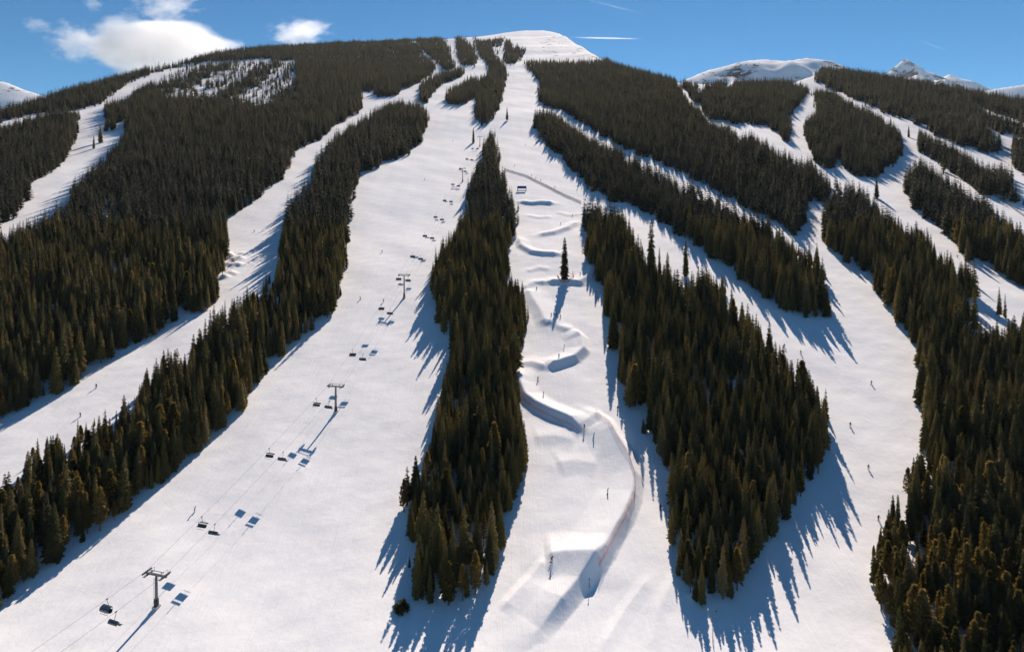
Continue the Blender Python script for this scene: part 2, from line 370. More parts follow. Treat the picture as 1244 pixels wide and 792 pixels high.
def pine_crown(H, rmax, base, n_tuft, seed, bl=10):
    """needle tufts at the ends of upswept limbs: a rounder, looser crown"""
    r = random.Random(seed); mb = MB(); limb = MB()
    for i in range(n_tuft):
        t = (i + r.random()) / n_tuft
        z = H * (base + (1 - base) * t); prof_ = math.sin(math.pi * min(1, 0.24 + t * 0.76)) ** 0.7 * (1 - 0.38 * t)
        a = i * 2.399963 + r.uniform(-.5, .5); ln = rmax * prof_ * math.sqrt(r.uniform(0.12, 1.0)) * r.uniform(.85, 1.15)
        c = Vector((math.cos(a) * ln, math.sin(a) * ln, z + r.uniform(-.2, .3)))
        if i % 4 == 0: limb.tube([(0, 0, z - 0.5), c], [0.05, 0.015], 3, False)
        sz = r.uniform(0.34, 0.62) * (rmax / 1.9)
        for b in range(bl):
            v = Vector((r.gauss(0, 1), r.gauss(0, 1), r.gauss(0.25, 0.8))).normalized()
            s = v.cross(Vector((r.gauss(0, 1), r.gauss(0, 1), r.gauss(0, 1)))).normalized() * sz * r.uniform(.22, .36)
            o = c + v * sz * 0.1; e = c + v * sz * r.uniform(.8, 1.25)
            mb.add([o - s * .5, o + s * .5, (o + e) / 2 + s, e, (o + e) / 2 - s], [(0, 1, 2), (0, 2, 4), (2, 3, 4)])
    return mb, limb
KINDS = []                                                    # (kind, crown mesh, trunk mesh, full height)
def join_mb(a, b):
    m = MB(); m.add(a.v, a.f); m.add(b.v, b.f); return m
protos = bpy.data.collections.new('tree_kinds')
def proto(i, crown, trunk, mat, name):
    me = join_mb(crown, trunk).mesh(name); me.materials.append(mat); me.materials.append(M['bark'])
    nf = len(crown.f); me.polygons.foreach_set('material_index', [0] * nf + [1] * len(trunk.f))
    o = bpy.data.objects.new('%02d_%s' % (i, name), me); protos.objects.link(o)
for i, (H, rm, ba, nw, nb, gp) in enumerate([(15, 2.15, .06, 36, 11, .04), (15, 1.75, .10, 34, 9, .08), (15, 2.0, .16, 28, 9, .14), (15, 1.45, .06, 34, 8, .05)]):
    c = spruce_crown(H, rm, ba, nw, nb, 10 + i, True, gp); t = trunk_mesh('trunk', H, 0.19, 20 + i)
    cm = c.mesh('spruce_crown'); cm.materials.append(M['spruce']); tm = t.mesh('spruce_trunk'); tm.materials.append(M['bark'])
    KINDS.append(('spruce', cm, tm, H)); proto(i, c, t, M['spruce'], 'spruce')
for i, (H, rm, ba, nt_) in enumerate([(11.5, 1.9, .14, 300), (12.5, 1.65, .20, 270), (13, 1.4, .26, 230)]):
    c, lm = pine_crown(H, rm, ba, nt_, 40 + i); t = join_mb(trunk_mesh('trunk', H, 0.17, 50 + i), lm)
    cm = c.mesh('pine_crown'); cm.materials.append(M['pine']); tm = t.mesh('pine_trunk'); tm.materials.append(M['bark'])
    KINDS.append(('pine', cm, tm, H)); proto(4 + i, c, t, M['pine'], 'pine')
c = spruce_crown(15, 1.6, .04, 52, 10, 31, True, .10, 0.5); cm = c.mesh('spruce_crown'); cm.materials.append(M['spruce']); KINDS.append(('spruce', cm, KINDS[0][2], 15.0))
for i, (rm, ba) in enumerate([(2.2, .05), (1.8, .08), (1.5, .06)]):      # lighter meshes for trees of a few pixels
    c = spruce_crown(15, rm, ba, 17, 8, 70 + i, False, .05); t = MB().tube([(0, 0, -.4), (0, 0, 3)], .18, 4)
    proto(7 + i, c, t, M['far_spruce'], 'far_spruce')

# ------------------------------------------------------------------ the forests: outlines as the photo shows them
print('ROCK', (rock > 0.7).sum(), (rock > 0.2).sum())
ST = {}
ST['ridge strip'] = ('narrow strip of spruces along the skyline above the uppermost side run', [[(-140, 190), (-140, 150), (0, 130), (65, 110), (130, 93), (200, 74), (250, 60), (250, 74), (216, 83), (189, 88), (162, 98), (135, 116), (120, 127), (98, 133), (60, 137), (33, 139), (0, 150), (-60, 175)]])
ST['side forest'] = ('spruce forest on the outer side of the steep side run', [[(-160, 340), (-160, 200), (-60, 175), (0, 152), (35, 141), (75, 130), (98, 134), (93, 147), (94, 165), (84, 184), (67, 206), (39, 224), (25, 260), (0, 277), (-60, 315)]])
ST['hill forest'] = ('wide dark forest covering the big rounded hill', [[(-160, 620), (-160, 385), (-60, 320), (0, 287), (60, 258), (81, 246), (88, 222), (125, 188), (145, 172), (151, 160), (156, 146), (143, 150), (137, 158), (130, 158), (128, 122), (152, 119), (169, 106), (189, 96), (216, 83), (240, 62), (260, 58), (320, 48), (400, 45), (450, 46), (490, 42), (497, 47), (521, 70), (533, 82), (511, 100), (488, 108), (481, 118), (457, 118), (454, 110), (437, 113), (439, 125), (437, 135), (409, 152), (388, 169), (358, 184), (353, 199), (341, 219), (311, 240), (289, 258), (273, 273), (275, 304), (270, 324), (258, 348), (263, 361), (250, 380), (219, 393), (199, 408), (169, 415), (145, 429), (111, 449), (84, 474), (37, 491), (0, 511), (-80, 560)]])
ST['lift strip'] = ('long strip of trees between the side run and the chairlift run', [[(-120, 800), (-120, 620), (0, 587), (21, 575), (34, 547), (57, 533), (79, 530), (101, 512), (128, 503), (159, 481), (175, 460), (204, 427), (230, 422), (250, 399), (263, 380), (287, 366), (311, 352), (321, 338), (338, 328), (341, 297), (346, 265), (351, 247), (360, 230), (381, 212), (385, 187), (410, 160), (444, 140), (467, 126), (481, 121), (508, 125), (519, 130), (520, 152), (511, 169), (498, 186), (467, 199), (451, 209), (435, 216), (429, 236), (423, 257), (420, 304), (413, 358), (405, 380), (371, 405), (341, 439), (317, 469), (294, 500), (264, 520), (220, 568), (155, 620), (103, 657), (51, 695), (0, 740)]])
ST['upper clump'] = ('small clump of spruces at the head of the chairlift run', [[(508, 123), (517, 126), (524, 114), (540, 101), (560, 93), (567, 87), (558, 80), (540, 86), (525, 92), (512, 99)]])
ST['summit glades'] = ('patches of stunted trees among the snow lanes below the summit', [[(500, 44), (523, 46), (540, 50), (552, 76), (560, 82), (540, 87), (530, 76), (521, 68)], [(554, 47), (566, 50), (579, 66), (577, 80), (562, 80), (556, 70)], [(575, 48), (590, 54), (602, 66), (607, 78), (594, 82), (584, 70)], [(588, 52), (612, 48), (608, 56), (592, 58)], [(614, 52), (620, 50), (622, 60), (640, 62), (634, 70), (625, 78), (613, 78)]])
ST['upper island'] = ('pair of dark tree islands splitting the top of the chairlift run', [[(544, 108), (546, 127), (564, 127), (577, 120), (582, 92), (571, 93), (555, 102)], [(583, 92), (579, 122), (576, 134), (582, 151), (594, 153), (599, 144), (604, 133), (610, 119), (615, 90), (612, 78), (603, 67), (595, 74), (594, 90)]])
ST['central island'] = ('tapering tree island between the chairlift run and the terrain park', [[(597, 155), (591, 169), (582, 194), (571, 214), (566, 237), (562, 260), (549, 280), (535, 297), (527, 321), (525, 361), (535, 397), (552, 418), (542, 442), (535, 469), (522, 513), (513, 534), (500, 561), (489, 589), (489, 623), (496, 657), (493, 685), (500, 716), (513, 737), (534, 744), (568, 734), (588, 712), (604, 680), (613, 657), (620, 623), (630, 589), (644, 558), (649, 527), (650, 510), (640, 493), (628, 463), (624, 442), (636, 415), (643, 385), (640, 361), (633, 346), (619, 336), (613, 311), (623, 287), (628, 265), (624, 233), (616, 226), (613, 206), (604, 204), (604, 182), (600, 162)]])
ST['park forest'] = ('big wedge of forest between the terrain park and the wide outer run', [[(711, 241), (728, 246), (757, 257), (766, 285), (786, 308), (800, 322), (815, 330), (832, 345), (856, 332), (876, 342), (890, 365), (905, 370), (922, 396), (936, 408), (956, 434), (978, 449), (990, 459), (1004, 485), (1010, 510), (1010, 525), (1002, 565), (971, 606), (944, 650), (923, 692), (889, 723), (865, 744), (857, 742), (835, 720), (822, 682), (815, 650), (811, 618), (820, 592), (800, 560), (775, 512), (758, 476), (751, 442), (739, 412), (738, 371), (724, 338), (714, 317)]])
ST['slanting band'] = ('slanting band of forest between two narrow shaded runs', [[(651, 133), (651, 159), (667, 179), (690, 203), (721, 233), (741, 243), (775, 253), (820, 280), (840, 297), (871, 318), (915, 352), (956, 379), (987, 391), (1000, 386), (1002, 362), (1000, 312), (990, 306), (970, 300), (936, 273), (902, 254), (868, 237), (819, 212), (771, 189), (738, 172), (711, 162), (694, 150), (670, 133)]])
ST['upper forest'] = ('broad dark forest below the shoulder of the summit', [[(633, 72), (646, 88), (657, 101), (655, 127), (680, 134), (704, 149), (738, 169), (771, 186), (819, 206), (854, 224), (888, 244), (926, 262), (967, 284), (980, 274), (976, 246), (1007, 246), (1011, 218), (997, 206), (987, 194), (966, 188), (956, 186), (932, 173), (915, 162), (898, 167), (888, 152), (861, 146), (850, 128), (838, 122), (830, 110), (819, 94), (771, 82), (738, 70), (711, 72), (670, 73)]])
ST['knoll forest'] = ('forest on the low knoll in front of the bare snow dome', [[(822, 96), (850, 101), (880, 97), (920, 95), (960, 97), (987, 106), (970, 128), (958, 143), (960, 170), (958, 176), (945, 162), (930, 152), (888, 150), (861, 145), (850, 127), (838, 121)]])
ST['block forest'] = ('dark oblong forest block enclosed by snow runs', [[(990, 108), (1011, 109), (1031, 121), (1059, 134), (1078, 146), (1098, 163), (1094, 191), (1082, 205), (1065, 218), (1031, 211), (1020, 194), (1012, 200), (1012, 206), (998, 204), (989, 192), (980, 170), (973, 150), (992, 133)]])
ST['outer forest'] = ('large forest at the outer edge of the wide run', [[(1018, 222), (1038, 222), (1066, 246), (1082, 258), (1103, 275), (1123, 282), (1137, 302), (1154, 313), (1161, 328), (1174, 319), (1188, 340), (1184, 368), (1168, 372), (1168, 388), (1180, 398), (1200, 396), (1215, 402), (1232, 390), (1244, 384), (1300, 400), (1420, 440), (1420, 900), (1110, 900), (1074, 781), (1064, 743), (1060, 709), (1057, 664), (1074, 645), (1076, 625), (1091, 595), (1105, 570), (1118, 549), (1128, 560), (1127, 520), (1123, 512), (1113, 471), (1120, 427), (1093, 396), (1082, 376), (1060, 359), (1065, 342), (1031, 318), (1014, 304), (997, 297), (999, 256), (1002, 240)]])
ST['far block'] = ('forest block below the fenced cat track', [[(1100, 206), (1120, 192), (1144, 208), (1164, 223), (1195, 239), (1212, 256), (1250, 286), (1400, 350), (1400, 430), (1250, 354), (1205, 328), (1171, 311), (1161, 294), (1137, 274), (1120, 260), (1110, 256), (1096, 232)]])
ST['track strip'] = ('thin strip of trees above the fenced cat track', [[(1116, 158), (1141, 166), (1165, 177), (1190, 198), (1224, 203), (1233, 226), (1250, 240), (1250, 258), (1230, 246), (1195, 236), (1161, 215), (1144, 202), (1118, 184)]])
ST['gable block'] = ('small forest block wedged between two upper runs', [[(1118, 146), (1130, 134), (1161, 132), (1190, 143), (1213, 164), (1211, 187), (1192, 185), (1161, 174), (1134, 164)]])
ST['edge clump'] = ('clump of trees at the outer edge of the far run', [[(1229, 163), (1300, 155), (1320, 240), (1260, 215), (1231, 205)]])
ST['skyline forest'] = ('forest along the descending skyline under the rocky peak', [[(985, 96), (1000, 79), (1040, 84), (1100, 93), (1150, 102), (1200, 111), (1244, 119), (1420, 138), (1420, 190), (1300, 190), (1244, 167), (1205, 158), (1188, 149), (1160, 139), (1137, 141), (1122, 152), (1100, 146), (1080, 140), (1062, 131), (1031, 117), (1008, 107)]])
HOLES = [[(88, 121), (130, 103), (131, 106), (95, 123)], [(1042, 101), (1048, 101), (1066, 110), (1060, 112)], [(1137, 117), (1143, 117), (1162, 124), (1155, 125)],
         [(1181, 125), (1200, 131), (1250, 149), (1300, 170), (1300, 176), (1244, 155), (1205, 142), (1180, 130)], [(846, 106), (858, 103), (866, 103), (856, 110), (847, 117)],
         [(872, 105), (890, 102), (893, 105), (880, 109)], [(828, 107), (834, 108), (842, 124), (836, 124)],
         [(590, 640), (600, 640), (590, 690), (580, 700)], [(485, 64), (466, 58), (462, 57), (470, 62)], [(470, 47), (483, 47), (483, 50), (470, 50)],
         [(1108, 640), (1118, 610), (1113, 690), (1105, 700)]]
SPARSE = [[(182, 84), (250, 76), (320, 72), (358, 74), (364, 122), (330, 134), (240, 126), (186, 120)],
          [(1110, 137), (1160, 137), (1200, 147), (1244, 150), (1244, 166), (1200, 156), (1150, 150), (1112, 146)],
          [(1060, 122), (1100, 134), (1130, 140), (1122, 153), (1098, 147), (1062, 132)],
          [(120, 240), (150, 250), (160, 320), (150, 350), (125, 330)], [(860, 90), (1000, 95), (1000, 104), (930, 100)],
          [(525, 620), (590, 600), (585, 690), (540, 720)], [(1095, 600), (1140, 600), (1180, 790), (1090, 790), (1062, 680)]]

def tree_h(d): return np.interp(d, [135, 185, 260, 420, 800, 1300, 2000, 2700], [11.5, 13.0, 15.6, 17.8, 18.5, 18.5, 16.0, 13.0])
def candidates(sp, d0, d1):
    ys = np.arange(d0, d1, sp); out = []
    for y in ys:
        xs = np.arange(-1.12 * y, 1.12 * y, sp); out.append(np.stack([xs + rng.uniform(-.5, .5, xs.size) * sp, np.full(xs.size, y) + rng.uniform(-.5, .5, xs.size) * sp], 1))
    p = np.concatenate(out); return p[:, 0], p[:, 1]
PTS = {k: [] for k in ST}
for sp, d0, d1 in ((2.8, 118, 240), (3.45, 240, 480), (3.9, 480, 900), (4.7, 900, 1600), (6.0, 1600, 2900)):
    X, Y = candidates(sp, d0, d1)
    keep = Y < crest_d(X / Y) + 25
    X, Y = X[keep], Y[keep]
    Z = height(X, Y); h = tree_h(Y) * np.clip(rng.normal(1, 0.23, X.size), 0.45, 1.5)
    h *= np.where(rng.random(X.size) < 0.10, rng.uniform(0.3, 0.65, X.size), 1)
    h *= 1 + 0.12 * waves(X, Y, [(1.1, 2, 47), (2.3, 1, 33), (0.2, 4, 61)])
    px, py = project(X, Y, Z); _, pt = project(X, Y, Z + h * 0.72)
    jit = np.interp(Y, [150, 400, 900], [1.7, 1.6, 1.0]); big = 1 + 1.6 * (rng.random(X.size) < 0.06)
    jx = rng.normal(0, 1, X.size) * jit * big + np.interp(Y, [400, 900], [2.5, 1.2]) * waves(X, Y, [(0.3, 1, 29), (1.4, 2, 19), (2.6, 0, 37)]); jy = rng.normal(0, 0.8, X.size) * jit * 0.6 * big + 1.2 * waves(X, Y, [(1.3, 4, 23), (2.4, 2, 31)])
    bad = np.zeros(X.size, bool); thin = np.ones(X.size)
    for hp in HOLES: bad |= in_poly(px, py - 0.3 * (py - pt), hp)
    for hi, hp in enumerate(SPARSE): thin = np.where(in_poly(px, py, hp), np.where(waves(X, Y, [(0.2, 1, 140), (1.7, 3, 95), (2.6, 0, 70), (0.9, 2, 48)]) > -0.45, 0.11, 0.7) if hi == 0 else (0.55 if hi < 5 else 0.75), thin)
    gaps = waves(X, Y, [(0.4, 1, 23), (1.9, 5, 31), (2.8, 3, 17), (0.9, 0, 41)])
    bad |= (rng.random(X.size) > np.where(gaps > 1.35, 0.15, 0.93) * thin)
    for k, (lab, polys) in ST.items():
        m = np.zeros(X.size, bool)
        for pl in polys: m |= in_poly(px + jx, py + jy, pl) & (in_poly(px + jx, pt + jy, pl) | (pt < 60) & (Y > 1100))
        m &= ~bad
        if m.any(): PTS[k].append(np.stack([X[m], Y[m], Z[m], h[m], px[m], py[m], pt[m]], 1))
PTS = {k: np.concatenate(v) if v else np.zeros((0, 7)) for k, v in PTS.items()}
print('TREES', {k: len(v) for k, v in PTS.items()}, sum(len(v) for v in PTS.values()))

# individual trees: those that show largest
def place_tree(x, y, z, h, kind, rz, wide, label, group, name=None):
    nm, cm, tm, H = KINDS[kind]; s = h / H
    r = empty(name or (nm + '_tree'), (x, y, z - 0.05), rz); r.scale = (s * wide, s * wide, s)
    link('trunk', tm, None, r); link('crown', cm, None, r)
    return tag(r, label, nm + ' tree' if False else 'tree', group)
allp = []
for k, v in PTS.items():
    for i, row in enumerate(v):
        x, y, z, h, px, py, pt = row
        vis = -5 < px < 1249 and pt < 792 and py > 0
        if vis and y < 330: allp.append((y + rng.uniform(-3, 3), k, i))
def pine_odds(py, px): return np.interp(py, [430, 560, 680, 780], [0.03, 0.16, 0.42, 0.6]) * (1.0 if (px < 330 or px > 1030) else 0.45)
kind_of = {}
for k, v in PTS.items():
    po = pine_odds(v[:, 5], 0) * np.where((v[:, 4] < 330) | (v[:, 4] > 1030), 1.0, 0.45) if len(v) else np.zeros(0)
    isp = rng.random(len(v)) < po
    kk = np.where(isp, rng.integers(4, 7, len(v)), rng.choice([0, 0, 1, 1, 2, 3], len(v)) if len(v) else 0)
    far = v[:, 1] > 430
    kind_of[k] = np.where(far, rng.integers(7, 10, len(v)), kk)
allp.sort(); quota = {'spruce': 300, 'pine': 200}; picked = {k: set() for k in ST}
WHERE = {'lift strip': 'inside the strip beside the chairlift run', 'central island': 'inside the central island by the park', 'park forest': 'inside the wedge beside the park',
         'outer forest': 'inside the forest beyond the wide run', 'hill forest': 'at the foot of the big hill forest'}
EDGES = {'lift strip': [('the chairlift-run edge of the long strip', [(0, 740), (51, 695), (103, 657), (155, 620), (220, 568), (264, 520), (294, 500), (341, 439)]), ('the side-run edge of the long strip', [(0, 600), (40, 590), (80, 565), (128, 535), (175, 500), (230, 460)])],
         'central island': [('the chairlift edge of the central island', [(513, 534), (489, 589), (489, 623), (494, 670), (500, 716)]), ('the blunt lower tip of the central island', [(505, 730), (534, 744), (568, 734), (590, 710)]), ('the park edge of the central island', [(604, 680), (613, 657), (620, 623), (630, 589), (644, 558), (650, 510)])],
         'park forest': [('the park edge of the forest wedge', [(835, 720), (822, 682), (815, 650), (811, 618), (820, 592), (775, 512)]), ('the lower point of the forest wedge', [(840, 735), (865, 744), (889, 723)]), ('the wide-run edge of the forest wedge', [(889, 723), (923, 692), (944, 650), (971, 606), (1002, 565), (1010, 515)])],
         'outer forest': [('the wide-run edge of the outer forest', [(1080, 792), (1064, 743), (1060, 709), (1057, 664), (1076, 630), (1105, 575), (1130, 550), (1113, 471)])]}
ONES = 'zeroth first second third fourth fifth sixth seventh eighth ninth tenth eleventh twelfth thirteenth fourteenth fifteenth sixteenth seventeenth eighteenth nineteenth'.split()
def ordinal(n):
    if n < 20: return ONES[n]
    t = {2: 'twent', 3: 'thirt', 4: 'fort', 5: 'fift', 6: 'sixt', 7: 'sevent'}[n // 10]
    return t + 'ieth' if n % 10 == 0 else t + 'y-' + ONES[n % 10]
chosen = []
for _, k, i in allp:
    if k not in WHERE: continue
    kd = int(kind_of[k][i]); sp_ = 'spruce' if kd < 4 else 'pine'
    if quota[sp_] <= 0: continue
    quota[sp_] -= 1; picked[k].add(i); chosen.append([k, i, kd, sp_, None])
rank = {}
for c in chosen:                                              # trees on an edge are told apart by their place along it
    px, py = PTS[c[0]][c[1]][4:6]; best = (9.0, None)
    for e, pl in EDGES.get(c[0], ()):
        dd, _s, tt = seg_dist(np.array([px]), np.array([py]), pl)
        if dd[0] < best[0]: best = (dd[0], e, tt[0])
    if best[1]: rank.setdefault((c[3], best[1]), []).append((best[2], id(c), c))
for (sp_, e), lst in rank.items():
    lst.sort(key=lambda q: q[:2])
    for n, (_t, _i, c) in enumerate(lst): c[4] = '%s %s counted %s on %s' % (ordinal(n + 1), sp_, 'across' if 'tip' in e or 'point' in e else 'uphill', e)
for k, i, kd, sp_, lab in chosen:
    x, y, z, h, px, py, pt = PTS[k][i]
    tone = 'tall ' if h > 14 else ('short ' if h < 10.5 else '')
    look = 'dark spruce' if sp_ == 'spruce' else 'round olive pine'
    look = ('foremost ' if py > 720 else ('lower ' if py > 660 else ('mid-slope ' if py > 600 else 'farther '))) + look
    place_tree(x, y, z, h if sp_ == 'spruce' else h * 0.82, kd, rng.uniform(0, 6.28), rng.uniform(.95, 1.32), lab or tone + look + ' ' + WHERE[k],
               sp_ + 's along the forest edges' if lab else tone + look + 's ' + WHERE[k])
print('QUOTA', quota)

# the rest of every forest: one mass each
def forest_nodes():
    g = bpy.data.node_groups.new('forest', 'GeometryNodeTree')
    g.interface.new_socket('Geometry', in_out='INPUT', socket_type='NodeSocketGeometry'); g.interface.new_socket('Geometry', in_out='OUTPUT', socket_type='NodeSocketGeometry')
    N = g.nodes.new; L = g.links.new
    gi = N('NodeGroupInput'); go = N('NodeGroupOutput'); ci = N('GeometryNodeCollectionInfo'); ci.inputs['Collection'].default_value = protos
    ci.inputs['Separate Children'].default_value = True; ci.inputs['Reset Children'].default_value = True
    ip = N('GeometryNodeInstanceOnPoints'); ip.inputs['Pick Instance'].default_value = True
    def attr(nm, ty):
        a = N('GeometryNodeInputNamedAttribute'); a.data_type = ty; a.inputs['Name'].default_value = nm
        return next(o for o in a.outputs if o.enabled and o.name == 'Attribute')
    cx = N('ShaderNodeCombineXYZ'); L(attr('turn', 'FLOAT'), cx.inputs['Z'])
    L(gi.outputs[0], ip.inputs['Points']); L(ci.outputs[0], ip.inputs['Instance'])
    L(attr('which', 'INT'), ip.inputs['Instance Index']); L(cx.outputs[0], ip.inputs['Rotation']); L(attr('size', 'FLOAT_VECTOR'), ip.inputs['Scale'])
    L(ip.outputs[0], go.inputs[0]); return g
FN = forest_nodes()
HH = np.array([15, 15, 15, 15, 11.5, 12.5, 13, 15, 15, 15.0])
for k, (lab, polys) in ST.items():
    v = PTS[k]; keep = np.array([i not in picked[k] for i in range(len(v))], bool)
    v = v[keep]; kd = kind_of[k][keep]
    if not len(v): continue
    me = bpy.data.meshes.new('conifer_forest'); me.vertices.add(len(v)); me.vertices.foreach_set('co', (v[:, :3] - [0, 0, .05]).astype(np.float32).ravel())
    s = v[:, 3] / HH[kd] * np.where((kd >= 4) & (kd < 7), 0.82, 1); wd = s * rng.uniform(.9, 1.32, len(v)) * np.where(kd >= 7, 1.06, 1)
    me.attributes.new('turn', 'FLOAT', 'POINT').data.foreach_set('value', rng.uniform(0, 6.28, len(v)).astype(np.float32))
    me.attributes.new('which', 'INT', 'POINT').data.foreach_set('value', kd.astype(np.int32))
    me.attributes.new('size', 'FLOAT_VECTOR', 'POINT').data.foreach_set('vector', np.stack([wd, wd, s], 1).astype(np.float32).ravel())
    o = link('conifer_forest', me); tag(o, lab, 'forest', None, 'stuff')
    md = o.modifiers.new('forest', 'NODES'); md.node_group = FN

# trees that stand alone on the runs: (pixel of the foot, height in pixels, width factor, label)
LONE = [(686, 340, 52, 1.2, 'lone dense spruce standing in the middle of the terrain park'),
        (616, 147, 18, 1.0, 'small lone spruce on the upper park run'), (575, 174, 19, 1.15, 'lone spruce at the head of the chairlift run below the tree islands'),
        (1065, 241, 25, 1.15, 'lone spruce at the fork of the outer runs'), (1104, 167, 14, 1.2, 'small lone spruce on the upper outer run'),
        (114, 181, 16, 1.1, 'lowest spruce of the row on the steep side run'), (122, 174, 26, 1.0, 'tall spruce second from the bottom of the row on the steep side run'),
        (129, 161, 19, 1.0, 'third spruce from the bottom of the row on the steep side run'), (136, 159, 20, 1.0, 'uppermost spruce of the row on the steep side run'),
        (769, 352, 76, 0.85, 'very tall slim spruce poking above the top of the forest wedge'), (791, 348, 82, 0.8, 'tallest slender spruce beside the gap at the top of the forest wedge'),
        (833, 336, 45, 1.0, 'detached spruce on the snow above the forest wedge'), (811, 372, 66, 0.85, 'slim spruce in the middle of the group atop the forest wedge'),
        (854, 385, 58, 0.95, 'pointed spruce below the detached tree on the forest wedge'), (877, 398, 64, 0.9, 'pointed spruce on the outer top edge of the forest wedge'),
        (801, 352, 52, 0.55, 'thin bare-looking spruce between taller ones atop the forest wedge'),
        (1214, 385, 37, 0.9, 'taller spruce of the close pair on the snow gap by the far run'), (1221, 386, 30, 0.9, 'shorter spruce of the close pair on the snow gap by the far run'),
        (605, 232, 28, 0.8, 'slim spruce on the park shoulder of the central island'), (613, 234, 30, 0.75, 'outer slim spruce beside the park fence'),
        (34, 617, 70, 0.95, 'tall pointed spruce nearest the frame edge on the side-run border'), (57, 596, 64, 0.95, 'second tall pointed spruce on the side-run border'),
        (1115, 612, 62, 0.85, 'tall ragged spruce leaning out over the wide run'), (1091, 668, 68, 0.75, 'ragged spruce below the tall leaning one by the wide run'),
        (1146, 212, 8, 1.0, 'tiny spruce beside the fenced cat track'), (1082, 153, 10, 1.1, 'tiny spruce among the upper outer run patches')]
for n, (px, py, hp, wd, lab) in enumerate(LONE):
    g = ground(px, py); h = hp * g.y / F
    place_tree(g.x, g.y, g.z, h, 7 if (hp > 40 or wd >= 1.1) else (0, 1, 3)[n % 3], n * 1.3, wd, lab, None)
g = ground(488, 741)
sh, limb = pine_crown(1.9, 2.3, 0.05, 90, 99); b = empty('shrub', g)
sh.build('foliage', M['spruce'], b); limb.build('stem', M['bark'], b)
tag(b, 'low dark bush in the shadow below the central island', 'bush')

# ------------------------------------------------------------------ chairlift
M['steel'] = material('galvanised_steel', (0.16, 0.17, 0.17), 0.5, 0.3, 0.2, 2.0)
M['dark_steel'] = material('dark_steel', (0.10, 0.10, 0.105), 0.5, 0.4, 0.2, 2.0)
M['seat'] = material('seat_vinyl', (0.07, 0.07, 0.075), 0.6)
M['rope'] = material('wire_rope', (0.20, 0.20, 0.21), 0.5, 0.5)
M['bubble'] = material('smoked_bubble', (0.05, 0.07, 0.09), 0.15, 0.0, 0.1, 1.0, 0.6)
M['pad'] = material('tower_pad', (0.05, 0.05, 0.055), 0.8)
M['concrete'] = material('concrete', (0.45, 0.45, 0.44), 0.9)
GAUGE = 3.1
tw_px = [(190, 738, 8.6), (408, 501, 10.5), (491, 362, 13.0), (562, 221, 13.5), (583, 178, 12.5)]
TW = [(ground(a, b), h) for a, b, h in tw_px]
def line_dir(i):
    a = TW[max(i - 1, 0)][0]; b = TW[min(i + 1, len(TW) - 1)][0]; return math.atan2(-(b.x - a.x), b.y - a.y)
tw_names = ['lift tower nearest the camera with its long shadow on the snow', 'second lift tower up the chairlift line', 'third lift tower up the line, halfway up the run', 'fourth lift tower up the line beside the island tip', 'highest lift tower below the upper tree islands']
ROPE = {-1: [], 1: []}
for i, (g, h) in enumerate(TW):
    rz = line_dir(i); t = empty('lift_tower', (g.x, g.y, g.z), rz); tag(t, tw_names[i], 'lift tower', 'towers of the chairlift')
    MB().box((0, 0, 0.15), (1.5, 1.5, 0.9)).build('foundation', M['concrete'], t)
    MB().tube([(0, 0, 0.5), (0, 0, h * 0.5), (0, 0, h)], [0.42, 0.36, 0.28], 12).build('pole', M['steel'], t, True)
    MB().tube([(0, 0, 0.62), (0, 0, 2.4)], [0.62, 0.58], 12).build('safety_pad', M['pad'], t, True)
    MB().box((0, 0, h + 0.12), (2 * GAUGE + 0.5, 0.42, 0.42)).box((0, 0, h + 0.36), (2 * GAUGE * 0.5, 0.3, 0.14)).build('crossarm', M['steel'], t)
    MB().box((0, 0.0, h + 1.1), (2 * GAUGE * 0.8, 0.12, 0.12)).box((-1.6, 0, h + 0.75), (0.12, 0.12, 0.75)).box((1.6, 0, h + 0.75), (0.12, 0.12, 0.75)).build('lifting_frame', M['steel'], t)
    ld = MB().box((-0.2, -0.62, h * 0.55), (0.05, 0.05, h * 0.85)).box((0.2, -0.62, h * 0.55), (0.05, 0.05, h * 0.85))
    for q in range(int(h * 0.85 / 0.4)): ld.box((0, -0.62, h * 0.14 + q * 0.4), (0.36, 0.04, 0.04))
    ld.build('ladder', M['steel'], t)
    for sd in (-1, 1):
        st = MB().box((sd * GAUGE, 0, h + 0.42), (0.12, 3.0, 0.26)).build('sheave_train', M['dark_steel'], t)
        for q in range(6):
            yy = -1.3 + q * 0.52
            MB().tube([(sd * GAUGE - 0.1, yy, h + 0.55), (sd * GAUGE + 0.1, yy, h + 0.55)], 0.24, 10).build('wheel', M['dark_steel'], st)
        pl = MB().box((sd * (GAUGE - 0.55), 0, h - 0.05), (0.75, 3.1, 0.06)).build('work_platform', M['steel'], t)
        rl = MB()
        for q in (-1.5, 0, 1.5): rl.box((sd * (GAUGE - 0.9), q, h + 0.45), (0.05, 0.05, 1.0))
        rl.box((sd * (GAUGE - 0.9), 0, h + 0.97), (0.05, 3.1, 0.05)).build('railing', M['steel'], pl)
        ROPE[sd].append(Vector((g.x + math.cos(rz) * sd * GAUGE, g.y + math.sin(rz) * sd * GAUGE, g.z + h + 0.84)))
rope_pts = {}
